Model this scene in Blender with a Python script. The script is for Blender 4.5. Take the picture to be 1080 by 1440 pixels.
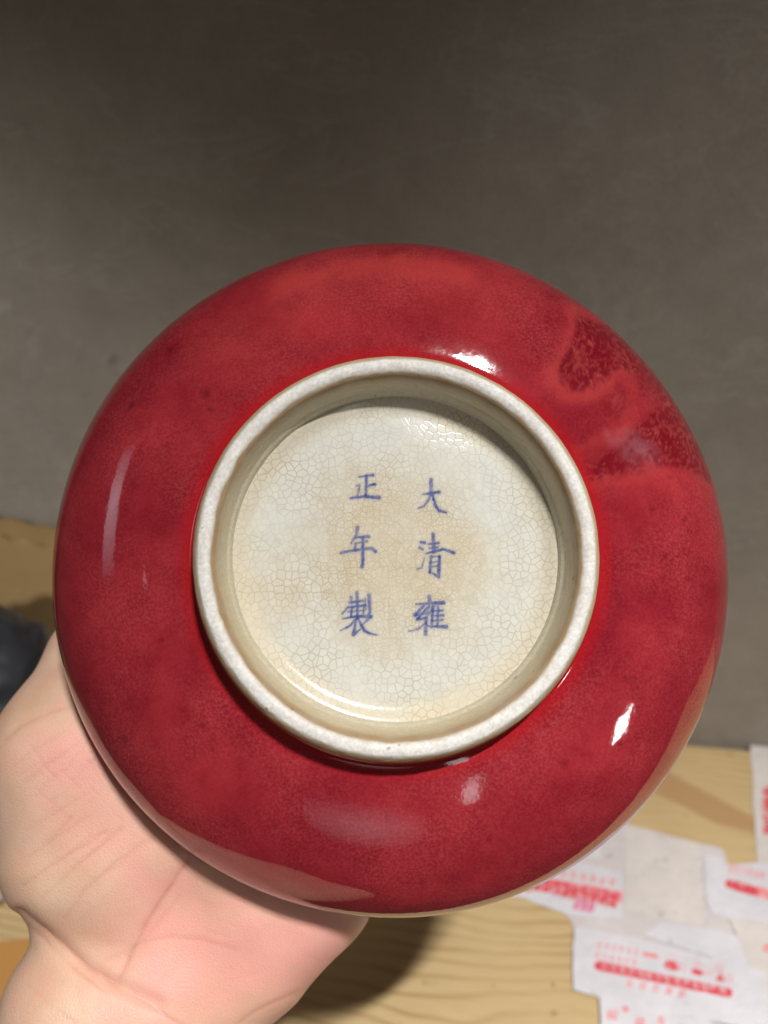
import bpy, math, random
import numpy as np
from mathutils import Matrix, Vector, Quaternion
import openvdb

random.seed(7); RNG = np.random.default_rng(7)
for o in list(bpy.data.objects): bpy.data.objects.remove(o)
S = bpy.context.scene
COL = S.collection

# ------------------------------------------------------------------ camera
F_PX = 1100.0                       # focal length in pixels of the 1080 x 1440 photograph
PITCH = math.radians(32)
CAM = np.array([0.0, 0.0, 0.38])    # 38 cm above the table
cp, sp = math.cos(PITCH), math.sin(PITCH)
R3 = np.array([[1, 0, 0], [0, sp, -cp], [0, cp, sp]], float)      # columns: right, up, back
cam_d = bpy.data.cameras.new('camera'); cam = bpy.data.objects.new('camera', cam_d); COL.objects.link(cam)
M4 = np.eye(4); M4[:3, :3] = R3; M4[:3, 3] = CAM
cam.matrix_world = Matrix(M4.tolist())
cam_d.sensor_fit = 'VERTICAL'; cam_d.sensor_height = 24; cam_d.sensor_width = 18
cam_d.lens = 24 * F_PX / 1440
cam_d.clip_start = 0.005; cam_d.clip_end = 50
cam_d.dof.use_dof = True; cam_d.dof.focus_distance = 0.166
cam_d.dof.aperture_fstop = cam_d.lens / 2.4
S.camera = cam

# ------------------------------------------------------------------ light
W = bpy.data.worlds.new('World'); S.world = W; W.use_nodes = True
W.node_tree.nodes['Background'].inputs[0].default_value = (1.0, 0.86, 0.70, 1)
W.node_tree.nodes['Background'].inputs[1].default_value = 0.05
S.view_settings.view_transform = 'Standard'; S.view_settings.look = 'None'
S.view_settings.exposure = 0.0; S.view_settings.gamma = 1.0

def aim(o, loc, tgt):
    o.location = loc
    o.rotation_euler = (Vector(tgt) - Vector(loc)).to_track_quat('-Z', 'Y').to_euler()
def area(name, loc, tgt, sx, sy, power, color, spread=180):
    l = bpy.data.lights.new(name, 'AREA'); l.shape = 'RECTANGLE'; l.size = sx; l.size_y = sy
    l.energy = power; l.color = color; l.spread = math.radians(spread)
    o = bpy.data.objects.new(name, l); COL.objects.link(o); aim(o, loc, tgt); return o
area('shaded_ceiling_lamp', (0.34, -0.45, 1.75), (0.293, -0.382, 0.0), 0.17, 0.032, 10.5, (1, 0.975, 0.955), 60)
l = bpy.data.lights.new('left_wall_fill', 'SPOT'); l.energy = 19; l.color = (1, 0.965, 0.91); l.spot_size = math.radians(33); l.spot_blend = 1.0; l.shadow_soft_size = 0.05  # added spot without a known source, brightens the left of the wall
o = bpy.data.objects.new('left_wall_fill', l); COL.objects.link(o); aim(o, (-0.60, -0.35, 0.70), (-0.22, 0.38, 0.10))
area('room_lamp', (0.70, -0.51, 0.295), (0.05, 0.11, 0.26), 0.06, 0.10, 0.020, (1, 0.97, 0.93), 30)
wl = area('left_reflection_fill', (-0.82, -0.10, 0.72), (-0.05, 0.13, 0.28), 0.12, 0.46, 0.010, (0.86, 0.9, 1.0), 26)  # added lamp, lays a pale streak on the left of the glaze
zc = (Vector((-0.82, -0.10, 0.72)) - Vector((-0.05, 0.13, 0.28))).normalized(); yc = Vector((.07, .47, .39)); yc = (yc - zc * yc.dot(zc)).normalized(); xc = yc.cross(zc)
wl.rotation_euler = Matrix((xc, yc, zc)).transposed().to_euler()
area('front_reflection_fill', (-0.06, -1.25, 0.16), (0.0, 0.1, 0.25), 0.42, 0.85, 0.018, (0.90, 0.92, 1.0), 24).data.shape = 'ELLIPSE'  # added lamp for the broad pale patch low on the glaze
area('small_reflection_fill', (0.23, -0.86, 0.44), (0.017, 0.10, 0.25), 0.06, 0.20, 0.0028, (0.95, 0.95, 1.0), 26).data.shape = 'ELLIPSE'  # small added lamp for a streak below the foot ring

# ------------------------------------------------------------------ geometry helpers
def to_world(P):                    # camera-space millimetres -> world metres
    P = np.asarray(P, float) * 0.001
    return CAM + P @ R3.T
def ray(px, py):
    d = np.array([(px - 540) / F_PX, (720 - py) / F_PX, -1.0])
    return R3 @ d
def on_plane(px, py, n, d0):        # point of the plane n.x = d0 seen at that place of the photograph
    r = ray(px, py); t = (d0 - np.dot(n, CAM)) / np.dot(n, r)
    return CAM + t * r
def on_table(px, py, z=0.0): return on_plane(px, py, np.array([0, 0, 1.0]), z)

def mesh_obj(name, V, Fc, mat=None, parent=None, smooth=True, attrs=None, uv=None):
    me = bpy.data.meshes.new(name)
    if isinstance(Fc, np.ndarray) and Fc.ndim == 2:
        k = Fc.shape[1]
        me.vertices.add(len(V)); me.vertices.foreach_set('co', np.asarray(V, np.float32).ravel())
        me.loops.add(Fc.size); me.loops.foreach_set('vertex_index', Fc.astype(np.int32).ravel())
        me.polygons.add(len(Fc)); me.polygons.foreach_set('loop_start', np.arange(0, Fc.size, k, dtype=np.int32))
        me.update(calc_edges=True); me.validate()
    else:
        me.from_pydata([tuple(v) for v in V], [], [tuple(f) for f in Fc]); me.update()
    if smooth: me.polygons.foreach_set('use_smooth', [True] * len(me.polygons))
    for k, a in (attrs or {}).items():
        at = me.attributes.new(k, 'FLOAT', 'POINT'); at.data.foreach_set('value', np.asarray(a, np.float32))
    if mat: me.materials.append(mat)
    ob = bpy.data.objects.new(name, me); COL.objects.link(ob)
    if parent: ob.parent = parent
    return ob
def tag(o, label=None, cat=None, group=None, kind=None):
    if label: o['label'] = label
    if cat: o['category'] = cat
    if group: o['group'] = group
    if kind: o['kind'] = kind
    return o
def sstep(e0, e1, x):
    t = np.clip((x - e0) / (e1 - e0), 0, 1); return t * t * (3 - 2 * t)
def seg_dist(P, pts, w=None):       # distance from points to a polyline, minus the interpolated half width
    best = np.full(len(P), 1e9); pts = np.asarray(pts, float)
    for i in range(len(pts) - 1):
        a, b = pts[i], pts[i + 1]; ab = b - a
        t = np.clip(((P - a) @ ab) / (ab @ ab + 1e-12), 0, 1)
        d = np.linalg.norm(P - (a + t[:, None] * ab), axis=1)
        if w is not None: d = d - 0.5 * (w[i] * (1 - t) + w[i + 1] * t)
        best = np.minimum(best, d)
    return best
def poly_inside(P, poly):
    ins = np.zeros(len(P), bool); n = len(poly)
    for i in range(n):
        x1, y1 = poly[i]; x2, y2 = poly[(i + 1) % n]
        c = ((y1 > P[:, 1]) != (y2 > P[:, 1])) & (P[:, 0] < (x2 - x1) * (P[:, 1] - y1) / (y2 - y1 + 1e-12) + x1)
        ins ^= c
    return ins
def poly_sd(P, poly):
    d = seg_dist(P, list(poly) + [poly[0]]); return np.where(poly_inside(P, poly), -d, d)

# ------------------------------------------------------------------ material helpers
class NT:
    def __init__(s, name):
        s.m = bpy.data.materials.new(name); s.m.use_nodes = True; s.t = s.m.node_tree; s.t.nodes.clear()
        s.out = s.n('ShaderNodeOutputMaterial'); s.b = s.n('ShaderNodeBsdfPrincipled'); s.l(s.b.outputs[0], s.out.inputs[0])
        s.tc = s.n('ShaderNodeTexCoord')
    def n(s, ty, **kw):
        nd = s.t.nodes.new(ty)
        for k, v in kw.items(): setattr(nd, k, v)
        return nd
    def l(s, a, b): s.t.links.new(a, b)
    def set(s, nd, **kw):
        for k, v in kw.items():
            k = k.replace('_', ' ')
            if hasattr(v, 'is_linked'): s.l(v, nd.inputs[k])
            else: nd.inputs[k].default_value = v
    def noise(s, scale, detail=2, rough=.5, vec=None, dist=0):
        nd = s.n('ShaderNodeTexNoise'); s.set(nd, Scale=scale, Detail=detail, Roughness=rough, Distortion=dist)
        s.l(vec or s.tc.outputs['Object'], nd.inputs['Vector']); return nd.outputs[0]
    def ramp(s, fac, stops):
        nd = s.n('ShaderNodeValToRGB'); cr = nd.color_ramp
        while len(cr.elements) < len(stops): cr.elements.new(0.5)
        for e, (p, c) in zip(cr.elements, stops):
            e.position = p; e.color = (c, c, c, 1) if isinstance(c, (int, float)) else (*c, 1)
        s.l(fac, nd.inputs[0]); return nd.outputs[0]
    def span(s, x, stops):           # a colour ramp over a narrow range of x
        lo, hi = stops[0][0], stops[-1][0]
        t = s.math('DIVIDE', s.math('SUBTRACT', x, lo), hi - lo, clamp=True)
        return s.ramp(t, [((p - lo) / (hi - lo), c) for p, c in stops])
    def mix(s, fac, a, b, mode='MIX'):
        nd = s.n('ShaderNodeMix', data_type='RGBA', blend_type=mode)
        for i, v in ((0, fac), (6, a), (7, b)):
            if hasattr(v, 'is_linked'): s.l(v, nd.inputs[i])
            elif i == 0: nd.inputs[0].default_value = v
            else: nd.inputs[i].default_value = (*v, 1)
        return nd.outputs[2]
    def math(s, op, a, b=0.0, c=None, clamp=False):
        nd = s.n('ShaderNodeMath', operation=op, use_clamp=clamp)
        for i, v in enumerate((a, b) if c is None else (a, b, c)):
            if hasattr(v, 'is_linked'): s.l(v, nd.inputs[i])
            else: nd.inputs[i].default_value = v
        return nd.outputs[0]
    def vmath(s, op, a, b):
        nd = s.n('ShaderNodeVectorMath', operation=op)
        for i, v in enumerate((a, b)):
            if hasattr(v, 'is_linked'): s.l(v, nd.inputs[i])
            else: nd.inputs[i].default_value = v
        return nd.outputs[1] if op in ('LENGTH', 'DOT_PRODUCT') else nd.outputs[0]
    def attr(s, name): return s.n('ShaderNodeAttribute', attribute_name=name).outputs['Fac']
    def bump(s, h, strength=1, dist=1, prev=None):
        nd = s.n('ShaderNodeBump'); s.set(nd, Strength=strength, Distance=dist); s.l(h, nd.inputs['Height'])
        if prev: s.l(prev, nd.inputs['Normal'])
        return nd.outputs[0]
    def P(s, **kw): s.set(s.b, **kw)
def lin(r, g, b):
    f = lambda c: (c / 255 / 12.92) if c / 255 <= .04045 else ((c / 255 + .055) / 1.055) ** 2.4
    return (f(r), f(g), f(b))

# ------------------------------------------------------------------ wall
Wa, Wb = on_table(950, 1040), on_table(1080, 1052)
wd = (Wb - Wa); wd[2] = 0; wd /= np.linalg.norm(wd)               # direction along the wall, to the right
wn = np.array([wd[1], -wd[0], 0.0])                               # out of the wall, towards the camera
if wn[1] > 0: wn = -wn
n = NT('painted_concrete')
blot = n.noise(7, 5, .6); fine = n.noise(1500, 2, .7); mid = n.noise(60, 4, .65)
c = n.mix(n.ramp(blot, [(.3, 0.0), (.75, 1.0)]), (.305, .272, .228), (.385, .352, .306))
c = n.mix(n.math('MULTIPLY', n.ramp(mid, [(.35, 1.0), (.6, 0.0)]), .16), c, (.13, .115, .10))
mp = n.n('ShaderNodeMapping'); n.l(n.tc.outputs['Object'], mp.inputs[0]); mp.inputs['Scale'].default_value = (10, 10, 26); mp.inputs['Rotation'].default_value = (0, .5, 0)
scr = n.noise(1.0, 4, .6, mp.outputs[0], .6)
c = n.mix(n.math('MULTIPLY', n.ramp(scr, [(.48, 0.0), (.5, 1.0), (.52, 0.0)]), .22), c, (.46, .44, .42))
c = n.mix(n.math('MULTIPLY', n.ramp(fine, [(.35, 1.0), (.6, 0.0)]), .30), c, (.10, .09, .08))
c = n.mix(n.attr('chalk'), c, (.55, .52, .52)); c = n.mix(n.attr('pit'), c, (.05, .045, .04))
n.P(Base_Color=c, Roughness=.75, Specular_IOR_Level=.3, Normal=n.bump(n.math('ADD', mid, n.math('MULTIPLY', fine, .25)), .5, .0012))
M_WALL = n.m
nx, nz = 361, 201
xs = np.linspace(-.75, .75, nx); zs = np.linspace(-.05, .8, nz)
X, Z = np.meshgrid(xs, zs); base = (Wa + Wb) / 2; base = base - wd * np.dot(base, wd)
G = base + X[..., None] * wd + Z[..., None] * np.array([0, 0, 1.0]) + wn * (0.0012 * np.sin(X * 23 + 3 * np.sin(Z * 9)) * np.cos(Z * 17))[..., None]
Vf = G.reshape(-1, 3)
rel = (Vf - CAM) @ R3; wp = np.stack([540 - F_PX * rel[:, 0] / rel[:, 2], 720 + F_PX * rel[:, 1] / rel[:, 2]], 1); wp[rel[:, 2] > -.05] = -9999
chalk = sstep(9, -4, seg_dist(wp, [(0, 435), (9, 428)])) * .8 + sstep(6, -1, seg_dist(wp, [(98, 470), (120, 490), (182, 524)])) * .13 + sstep(8, 0, seg_dist(wp, [(20, 560), (70, 620), (90, 650)])) * .06
pit = sum(sstep(6, 1, np.linalg.norm(wp - q, axis=1)) * a for q, a in (((118, 501), .55), ((157, 508), .5), ((174, 511), .5), ((45, 467), .35)))
idx = np.arange(nx * nz).reshape(nz, nx)
Fq = np.stack([idx[:-1, :-1], idx[:-1, 1:], idx[1:, 1:], idx[1:, :-1]], -1).reshape(-1, 4)
back = Vf - wn * 0.08                                             # real thickness
Nn = len(Vf); border = np.concatenate([idx[0, :], idx[1:, -1], idx[-1, -2::-1], idx[-2:0:-1, 0]])
side = np.stack([border, border + Nn, np.roll(border, -1) + Nn, np.roll(border, -1)], -1)
wall = mesh_obj('wall', np.concatenate([Vf, back]), np.concatenate([Fq, Fq[:, ::-1] + Nn, side]), M_WALL, attrs={'chalk': np.r_[chalk, chalk * 0], 'pit': np.r_[pit, pit * 0]})
tag(wall, 'dark grey brown painted concrete wall', kind='structure')

# ------------------------------------------------------------------ table
def bar_px(o): pass
n = NT('plywood')
co = n.tc.outputs['Object']
mp = n.n('ShaderNodeMapping'); n.l(co, mp.inputs[0]); mp.inputs['Scale'].default_value = (3.2, 24, 24)
warp = n.noise(1.0, 3, .5, mp.outputs[0], .3)
mp1 = n.n('ShaderNodeMapping'); n.l(co, mp1.inputs[0]); mp1.inputs['Scale'].default_value = (9, 14, 9)
bend = n.noise(1.0, 2, .5, mp1.outputs[0])
sx_ = n.n('ShaderNodeSeparateXYZ'); n.l(co, sx_.inputs[0])
ph = n.math('ADD', n.math('MULTIPLY', sx_.outputs[1], 160), n.math('ADD', n.math('MULTIPLY', bend, 5.5), n.math('MULTIPLY', warp, 3.5)))
saw = n.math('FRACT', ph)
ring_ = n.ramp(saw, [(0.0, 0.0), (.52, .12), (.8, 1.0), (.9, .25), (1.0, 0.0)])
ringmask = n.ramp(n.noise(13, 2, .5), [(.38, .15), (.62, 1.0)])
mp2 = n.n('ShaderNodeMapping'); n.l(co, mp2.inputs[0]); mp2.inputs['Scale'].default_value = (60, 900, 300)
fib = n.noise(1.0, 3, .6, mp2.outputs[0])
c = n.mix(n.noise(9, 3), lin(184, 158, 110), lin(206, 182, 138))
c = n.mix(n.math('MULTIPLY', n.math('MULTIPLY', ring_, ringmask), .88), c, lin(150, 116, 66))
c = n.mix(n.math('MULTIPLY', n.ramp(fib, [(.35, 1.0), (.65, 0.0)]), .22), c, lin(160, 128, 82))
c = n.mix(n.math('MULTIPLY', n.attr('brown_band'), .8), c, lin(168, 128, 86))
c = n.mix(n.math('MULTIPLY', n.ramp(n.noise(150, 2), [(.70, 0.0), (.76, 1.0)]), .45), c, lin(110, 85, 55))
n.P(Base_Color=c, Roughness=.55, Normal=n.bump(n.math('ADD', fib, n.math('MULTIPLY', ring_, .3)), .35, .0006))
M_WOOD = n.m
n = NT('plywood_edge')
mp = n.n('ShaderNodeMapping'); n.l(n.tc.outputs['Object'], mp.inputs[0]); mp.inputs['Scale'].default_value = (8, 8, 350)
n.P(Base_Color=n.mix(n.noise(1.0, 2, .5, mp.outputs[0]), lin(150, 115, 70), lin(215, 185, 135)), Roughness=.7); M_EDGE = n.m

def table_pt(u, v, z=0.0):          # u along the wall, v out from the wall
    return base + wd * u + wn * v + np.array([0, 0, z])
def table_uv(P): d = P - base; return d @ wd, d @ wn
table = bpy.data.objects.new('work_table', None); COL.objects.link(table)
ang = math.atan2(wd[1], wd[0])
table.location = table_pt(0.05, .13, -0.75); table.rotation_euler = (0, 0, ang)
bpy.context.view_layer.update()
tag(table, 'light plywood table against the wall, patched with white and red printed packing tape', 'table')
TI = np.linalg.inv(np.array(table.matrix_world))
def t_loc(P): P = np.atleast_2d(P); return (np.c_[P, np.ones(len(P))] @ TI.T)[:, :3]
nu, nv = 421, 181
us = np.linspace(-.55, .70, nu); vs = np.linspace(.004, .262, nv)
U, Vv = np.meshgrid(us, vs); G = base + U[..., None] * wd + Vv[..., None] * wn
Tf = G.reshape(-1, 3); rel = (Tf - CAM) @ R3
tp = np.stack([540 - F_PX * rel[:, 0] / rel[:, 2], 720 + F_PX * rel[:, 1] / rel[:, 2]], 1); tp[rel[:, 2] > -.02] = -9999
band_poly = [(900, 1066), (925, 1078), (990, 1112), (1060, 1150), (1120, 1185), (1180, 1260), (1110, 1210), (1060, 1172), (1010, 1160), (960, 1134), (925, 1118), (890, 1104)]  # outline of a browner band on the table top
band_mask = sstep(3, -3, poly_sd(tp, band_poly)) + .5 * sstep(10, -2, seg_dist(tp, [(560, 1345), (640, 1325), (700, 1355)])) * 0
idx = np.arange(nu * nv).reshape(nv, nu)
Fq = np.stack([idx[:-1, :-1], idx[1:, :-1], idx[1:, 1:], idx[:-1, 1:]], -1).reshape(-1, 4)
Nn = len(Tf); border = np.concatenate([idx[0, :], idx[1:, -1], idx[-1, -2::-1], idx[-2:0:-1, 0]])
side = np.stack([border, np.roll(border, -1), np.roll(border, -1) + Nn, border + Nn], -1)
V2 = np.concatenate([Tf, Tf - [0, 0, .018]])
top = mesh_obj('table_top', t_loc(V2), np.concatenate([Fq, Fq[:, ::-1] + Nn, side]), M_WOOD, table, smooth=False, attrs={'brown_band': np.r_[band_mask, band_mask * 0]})
top.data.materials.append(M_EDGE)
mi = np.zeros(len(top.data.polygons), np.int32); mi[2 * len(Fq):] = 1; top.data.polygons.foreach_set('material_index', mi)
def box(name, lo, hi, mat, parent, bev=.002):
    import bmesh
    bm = bmesh.new(); bmesh.ops.create_cube(bm, size=1)
    for v in bm.verts: v.co = [lo[i] + (v.co[i] + .5) * (hi[i] - lo[i]) for i in range(3)]
    bmesh.ops.bevel(bm, geom=bm.edges[:], offset=bev, segments=2, affect='EDGES')
    me = bpy.data.meshes.new(name); bm.to_mesh(me); bm.free(); me.materials.append(mat)
    ob = bpy.data.objects.new(name, me); COL.objects.link(ob); ob.parent = parent; return ob
lp = t_loc(V2); lo = lp.min(0); hi = lp.max(0)
for sx in (0, 1):
    for sy in (0, 1):
        x = lo[0] + .03 if sx == 0 else hi[0] - .08; y = lo[1] + .03 if sy == 0 else hi[1] - .08
        box('leg', (x, y, 0), (x + .05, y + .05, .75 - .0185), M_WOOD, table)
box('apron', (lo[0] + .085, lo[1] + .04, .67), (hi[0] - .085, lo[1] + .06, .7315), M_WOOD, table)

# packing tape stuck on the table
def tape_mat(name, col, rough=.32, tr=0.0):
    n = NT(name); f = n.noise(70, 3, .6); g = n.noise(420, 2, .6)
    c = n.mix(n.ramp(n.noise(26, 4, .6), [(.35, 0.0), (.65, 1.0)]), col, tuple(x * .82 for x in col)); c = n.mix(n.math('MULTIPLY', f, .4), c, tuple(x * .84 for x in col))
    c = n.mix(n.math('MULTIPLY', n.ramp(n.noise(110, 2), [(.68, 0.0), (.73, 1.0)]), .35), c, lin(140, 132, 118))
    n.P(Base_Color=c, Roughness=rough, Normal=n.bump(n.math('ADD', f, n.math('MULTIPLY', g, .2)), .8, .0022))
    return n.m
M_TW = tape_mat('white_tape', lin(216, 213, 217)); M_TG = tape_mat('greyed_film', lin(208, 200, 198), .4); M_TT = tape_mat('pale_tape', lin(214, 206, 200))
def red_mat(name, col, cut):
    n = NT(name); f = n.noise(330, 2, .6)
    c = n.mix(n.ramp(f, [(cut - .05, 1.0), (cut + .08, 0.0)]), col, tuple(.45 * a + .4 for a in col)); n.P(Base_Color=c, Roughness=.4); return n.m
M_RED = red_mat('red_print', lin(208, 66, 78), .38); M_PINK = red_mat('faded_red_print', lin(222, 134, 138), .40); M_MAG = red_mat('magenta_print', lin(212, 96, 140), .36)
def px_poly_table(poly, z): return np.array([on_table(x, y, z) for x, y in poly])
def tape(poly, z, mat, label=None, name='packing_tape'):
    pts = []
    for i in range(len(poly)):       # slightly uneven cut edges
        a = np.array(poly[i], float); b = np.array(poly[(i + 1) % len(poly)], float)
        k = max(2, int(np.linalg.norm(b - a) / 14))
        for j in range(k):
            p = a + (b - a) * j / k
            if j: p = p + RNG.normal(0, .7, 2)
            pts.append(p)
    T_ = px_poly_table(pts, z); m = len(pts)
    B_ = T_.copy(); B_[:, 2] = 0.0002 if z < .0006 else z - .0003
    V_ = t_loc(np.concatenate([T_, B_])); f = [list(range(m))[::-1]]
    f += [[i, (i + 1) % m, (i + 1) % m + m, i + m] for i in range(m)]
    ob = mesh_obj(name, V_, f, mat, table, smooth=False)
    if label: ob['label'] = label
    return ob
t_film = tape([(640, 1150), (860, 1152), (884, 1160), (1016, 1194), (1026, 1222), (1062, 1372), (990, 1352), (806, 1303), (796, 1282), (735, 1258), (640, 1245)], .0004, M_TG, 'broad greyish film over the wood behind the bowl')
tape([(878, 1165), (984, 1188), (990, 1301), (952, 1298), (880, 1278)], .0007, M_TT)
tape([(905, 1316), (930, 1296), (1010, 1309), (1066, 1322), (1069, 1368)], .0012, M_TW)
tape([(640, 1150), (700, 1160), (842, 1186), (846, 1206), (640, 1190)], .0007, M_TW)
t_b = tape([(642, 1196), (700, 1196), (800, 1207), (876, 1228), (874, 1292), (800, 1287), (735, 1262), (642, 1250)], .0008, M_TW, 'white tape with a dense block of red lettering by the bowl')
t_d = tape([(989, 1204), (1012, 1206), (1018, 1216), (1062, 1213), (1150, 1225), (1150, 1320), (1050, 1304), (1000, 1283), (992, 1262)], .0010, M_TW, 'white tape piece with a short red bar at the right')
t_c = tape([(1055, 1048), (1140, 1058), (1150, 1236), (1066, 1222)], .0006, M_TT, 'pale upright tape at the back right corner')
t_f = tape([(1024, 1290), (1150, 1306), (1150, 1520), (1072, 1500), (1060, 1368)], .0013, M_TT, 'pale tape at the right edge')
t_a = tape([(807, 1302), (905, 1322), (1076, 1366), (1082, 1452), (1000, 1436), (843, 1402), (806, 1391)], .0016, M_TW, 'white tape with a long red rounded bar')
t_e = tape([(843, 1401), (905, 1410), (1003, 1438), (1150, 1480), (1150, 1540), (846, 1540)], .0019, M_TW, 'white tape with pink lettering at the near edge')
# printing on the tape
def print_obj(name, polys, z, mat, parent):
    V_, f = [], []
    for i_, poly in enumerate(polys):
        q = px_poly_table(poly, z + i_ * 1.5e-6); k = len(V_); V_ += list(t_loc(q)); f.append(list(range(k, k + len(poly)))[::-1])
    return mesh_obj(name, V_, f, mat, parent, smooth=False)
def stroke_quad(a, b, w):
    a = np.array(a, float); b = np.array(b, float); d = (b - a) / (np.linalg.norm(b - a) + 1e-9); p = np.array([-d[1], d[0]]) * w / 2
    return [a + p, b + p, b - p, a - p]
def round_bar(a, b, w, k=6):
    a = np.array(a, float); b = np.array(b, float); d = (b - a) / np.linalg.norm(b - a); p = np.array([-d[1], d[0]]); o = []
    for i in range(k + 1): t = math.pi * i / k; o.append(a + w / 2 * (p * math.cos(t) - d * math.sin(t)))
    for i in range(k + 1): t = math.pi * i / k; o.append(b + w / 2 * (-p * math.cos(t) + d * math.sin(t)))
    return o
def glyph(c, w, h, d, th, k=5):      # a blurred square character, made of crossing strokes
    c = np.array(c, float); d = np.array(d, float); d /= np.linalg.norm(d); e = np.array([-d[1], d[0]]); o = []
    for i in range(k):
        t = -.42 + .84 * i / max(1, k - 1)
        if i % 2 == 0: o.append(stroke_quad(c - d * w * random.uniform(.3, .5) + e * h * t, c + d * w * random.uniform(.3, .5) + e * h * t, th))
        else: o.append(stroke_quad(c - e * h * random.uniform(.25, .5) + d * w * t, c + e * h * random.uniform(.25, .5) + d * w * t, th))
    return o
dA = np.array([1028 - 841, 1395 - 1359.]); dA /= np.linalg.norm(dA); eA = np.array([-dA[1], dA[0]])
print_obj('printed_bar', [round_bar((842, 1358), (1024, 1396), 13)], .00163, M_RED, t_a)
pol = []
for i in range(14): pol += glyph(np.array((849, 1359.5)) + dA * i * 13, 8, 8, dA, .9, 4)
print_obj('reversed_lettering', pol, .00166, M_TW, t_a)
pol = []
for r in range(2):
    for i in range(6): pol += glyph(np.array((843, 1329)) + dA * i * 10.5 + eA * r * 15, 8, 9, dA, 1.1, 5)
print_obj('small_lettering', pol, .00163, M_PINK, t_a)
pol = [stroke_quad((904, 1341), (926, 1345.5), 6)]
for i in range(5): pol += glyph(np.array((886, 1383)) + dA * i * 18.6, 11, 9, dA, 2, 5)
print_obj('lower_lettering', pol, .00163, M_PINK, t_a)
pol = [round_bar((940, 1357), (949, 1359), 12), round_bar((976, 1366), (985, 1368), 8), [(1006, 1378), (1014, 1366), (1019, 1381)]]
print_obj('handling_symbol', pol, .00163, M_RED, t_a)
pol = []
for q in ((944, 1349), (958, 1362), (980, 1356), (996, 1368), (1010, 1362), (1024, 1376)): pol += glyph(q, 12, 12, dA, 1.1, 4)
print_obj('faint_lettering', pol, .00162, M_PINK, t_a)
dB = np.array([875 - 745, 1262 - 1238.]); dB /= np.linalg.norm(dB); eB = np.array([-dB[1], dB[0]])
pol = []
for i in range(11): pol += glyph(np.array((728, 1240)) + dB * i * 13.6, 12, 24, dB, 3.2, 6)
print_obj('large_lettering', pol, .00083, M_RED, t_b)
pol = []
for i in range(8): pol += glyph(np.array((765, 1223)) + dB * i * 14, 10, 10, dB, 1.8, 5)
print_obj('small_lettering', pol, .00083, M_PINK, t_b)
pol = [stroke_quad((736, 1237), (875, 1262), 17)]
print_obj('printed_band', pol, .00081, M_PINK, t_b)
pol = []
for i in range(3): pol += glyph(np.array((812, 1270)) + dB * i * 10, 11, 18, dB, 3, 5)
print_obj('magenta_lettering', pol, .00083, M_MAG, t_b)
print_obj('printed_bar', [round_bar((1026, 1243), (1060, 1253), 13)], .00103, M_RED, t_d)
pol = []
for i in range(6): pol += glyph(np.array((1028, 1222)) + dA * i * 9, 8, 12, dA, 1.2, 5)
print_obj('small_lettering', pol, .00103, M_PINK, t_d)
print_obj('faded_bar', [stroke_quad((1064, 1254), (1120, 1266), 15)], .00102, M_MAG if False else M_PINK, t_d)
pol = []
for i in range(4): pol += glyph((1080, 1114 + i * 17), 16, 14, (1, .05), 4, 5)
print_obj('side_lettering', pol, .00063, M_RED, t_c)
pol = []
for q, s in (((860, 1427), 17), ((879, 1420), 9), ((899, 1438), 14), ((930, 1436), 11), ((958, 1448), 14), ((985, 1452), 12)): pol += glyph(q, s, s, dA, 2.4, 6)
print_obj('pink_lettering', pol, .00193, M_PINK, t_e)
print_obj('printed_dot', [round_bar((1079, 1333), (1083, 1335), 12)], .00133, M_PINK, t_f)

# ------------------------------------------------------------------ bowl
BC = to_world([1.734, -13.656, -197.52])
tx, ty = .021, .136
nn = np.array([math.sin(tx), math.sin(ty), 0]); nn[2] = math.sqrt(1 - nn @ nn)
uu = np.cross([0, 1, 0], nn); uu /= np.linalg.norm(uu); vv = np.cross(nn, uu)
BR = R3 @ np.stack([uu, vv, nn], 1)                              # columns: bowl x (right), y (up), z (towards the foot)
bowl = bpy.data.objects.new('porcelain_bowl', None); COL.objects.link(bowl)
Mb = np.eye(4); Mb[:3, :3] = BR; Mb[:3, 3] = BC; bowl.matrix_world = Matrix(Mb.tolist())
tag(bowl, 'glossy red glazed porcelain bowl turned upside down, white foot ring and blue reign mark', 'bowl')
HF, RO, RI, RF, HB, RB, PW = .0439, .0401, .0362, .0340, .0354, .0806, 2.2
PV = 2.75                           # the shoulder turns more tightly than the part round the foot
ZF = HF - .0098
def px_to_bowl(px, py, zloc=None, body=False):
    r = BR.T @ ray(px, py); c = BR.T @ (CAM - BC)
    if not body:
        t = (zloc - c[2]) / r[2]; return (c + t * r)[:2]
    z = HB
    for _ in range(12):
        t = (z - c[2]) / r[2]; p = (c + t * r)[:2]; z = .5 * z + .5 * body_z(np.hypot(*p))
    return p
def body_z(r):
    q = np.clip((r - (RO - .003)) / (RB - RO + .003), 0, 1); return HB * (1 - q ** PW) ** (1 / PV)

# profile of the outside from foot to lip, then the inside
prof = [(RO + .0002, HB + .0024), (RO + .0012, HB + .0012), (RO + .0022, HB + .0001)]
s = np.linspace(0.0, np.pi / 2, 110)[1:]
rr = RO - .003 + (RB - RO + .003) * np.sin(s) ** (2 / PW); zz = HB * np.clip(np.cos(s), 0, 1) ** (2 / PV)
for a, b in zip(rr, zz):
    if a > RO + .0034: prof.append((a, b))
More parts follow.
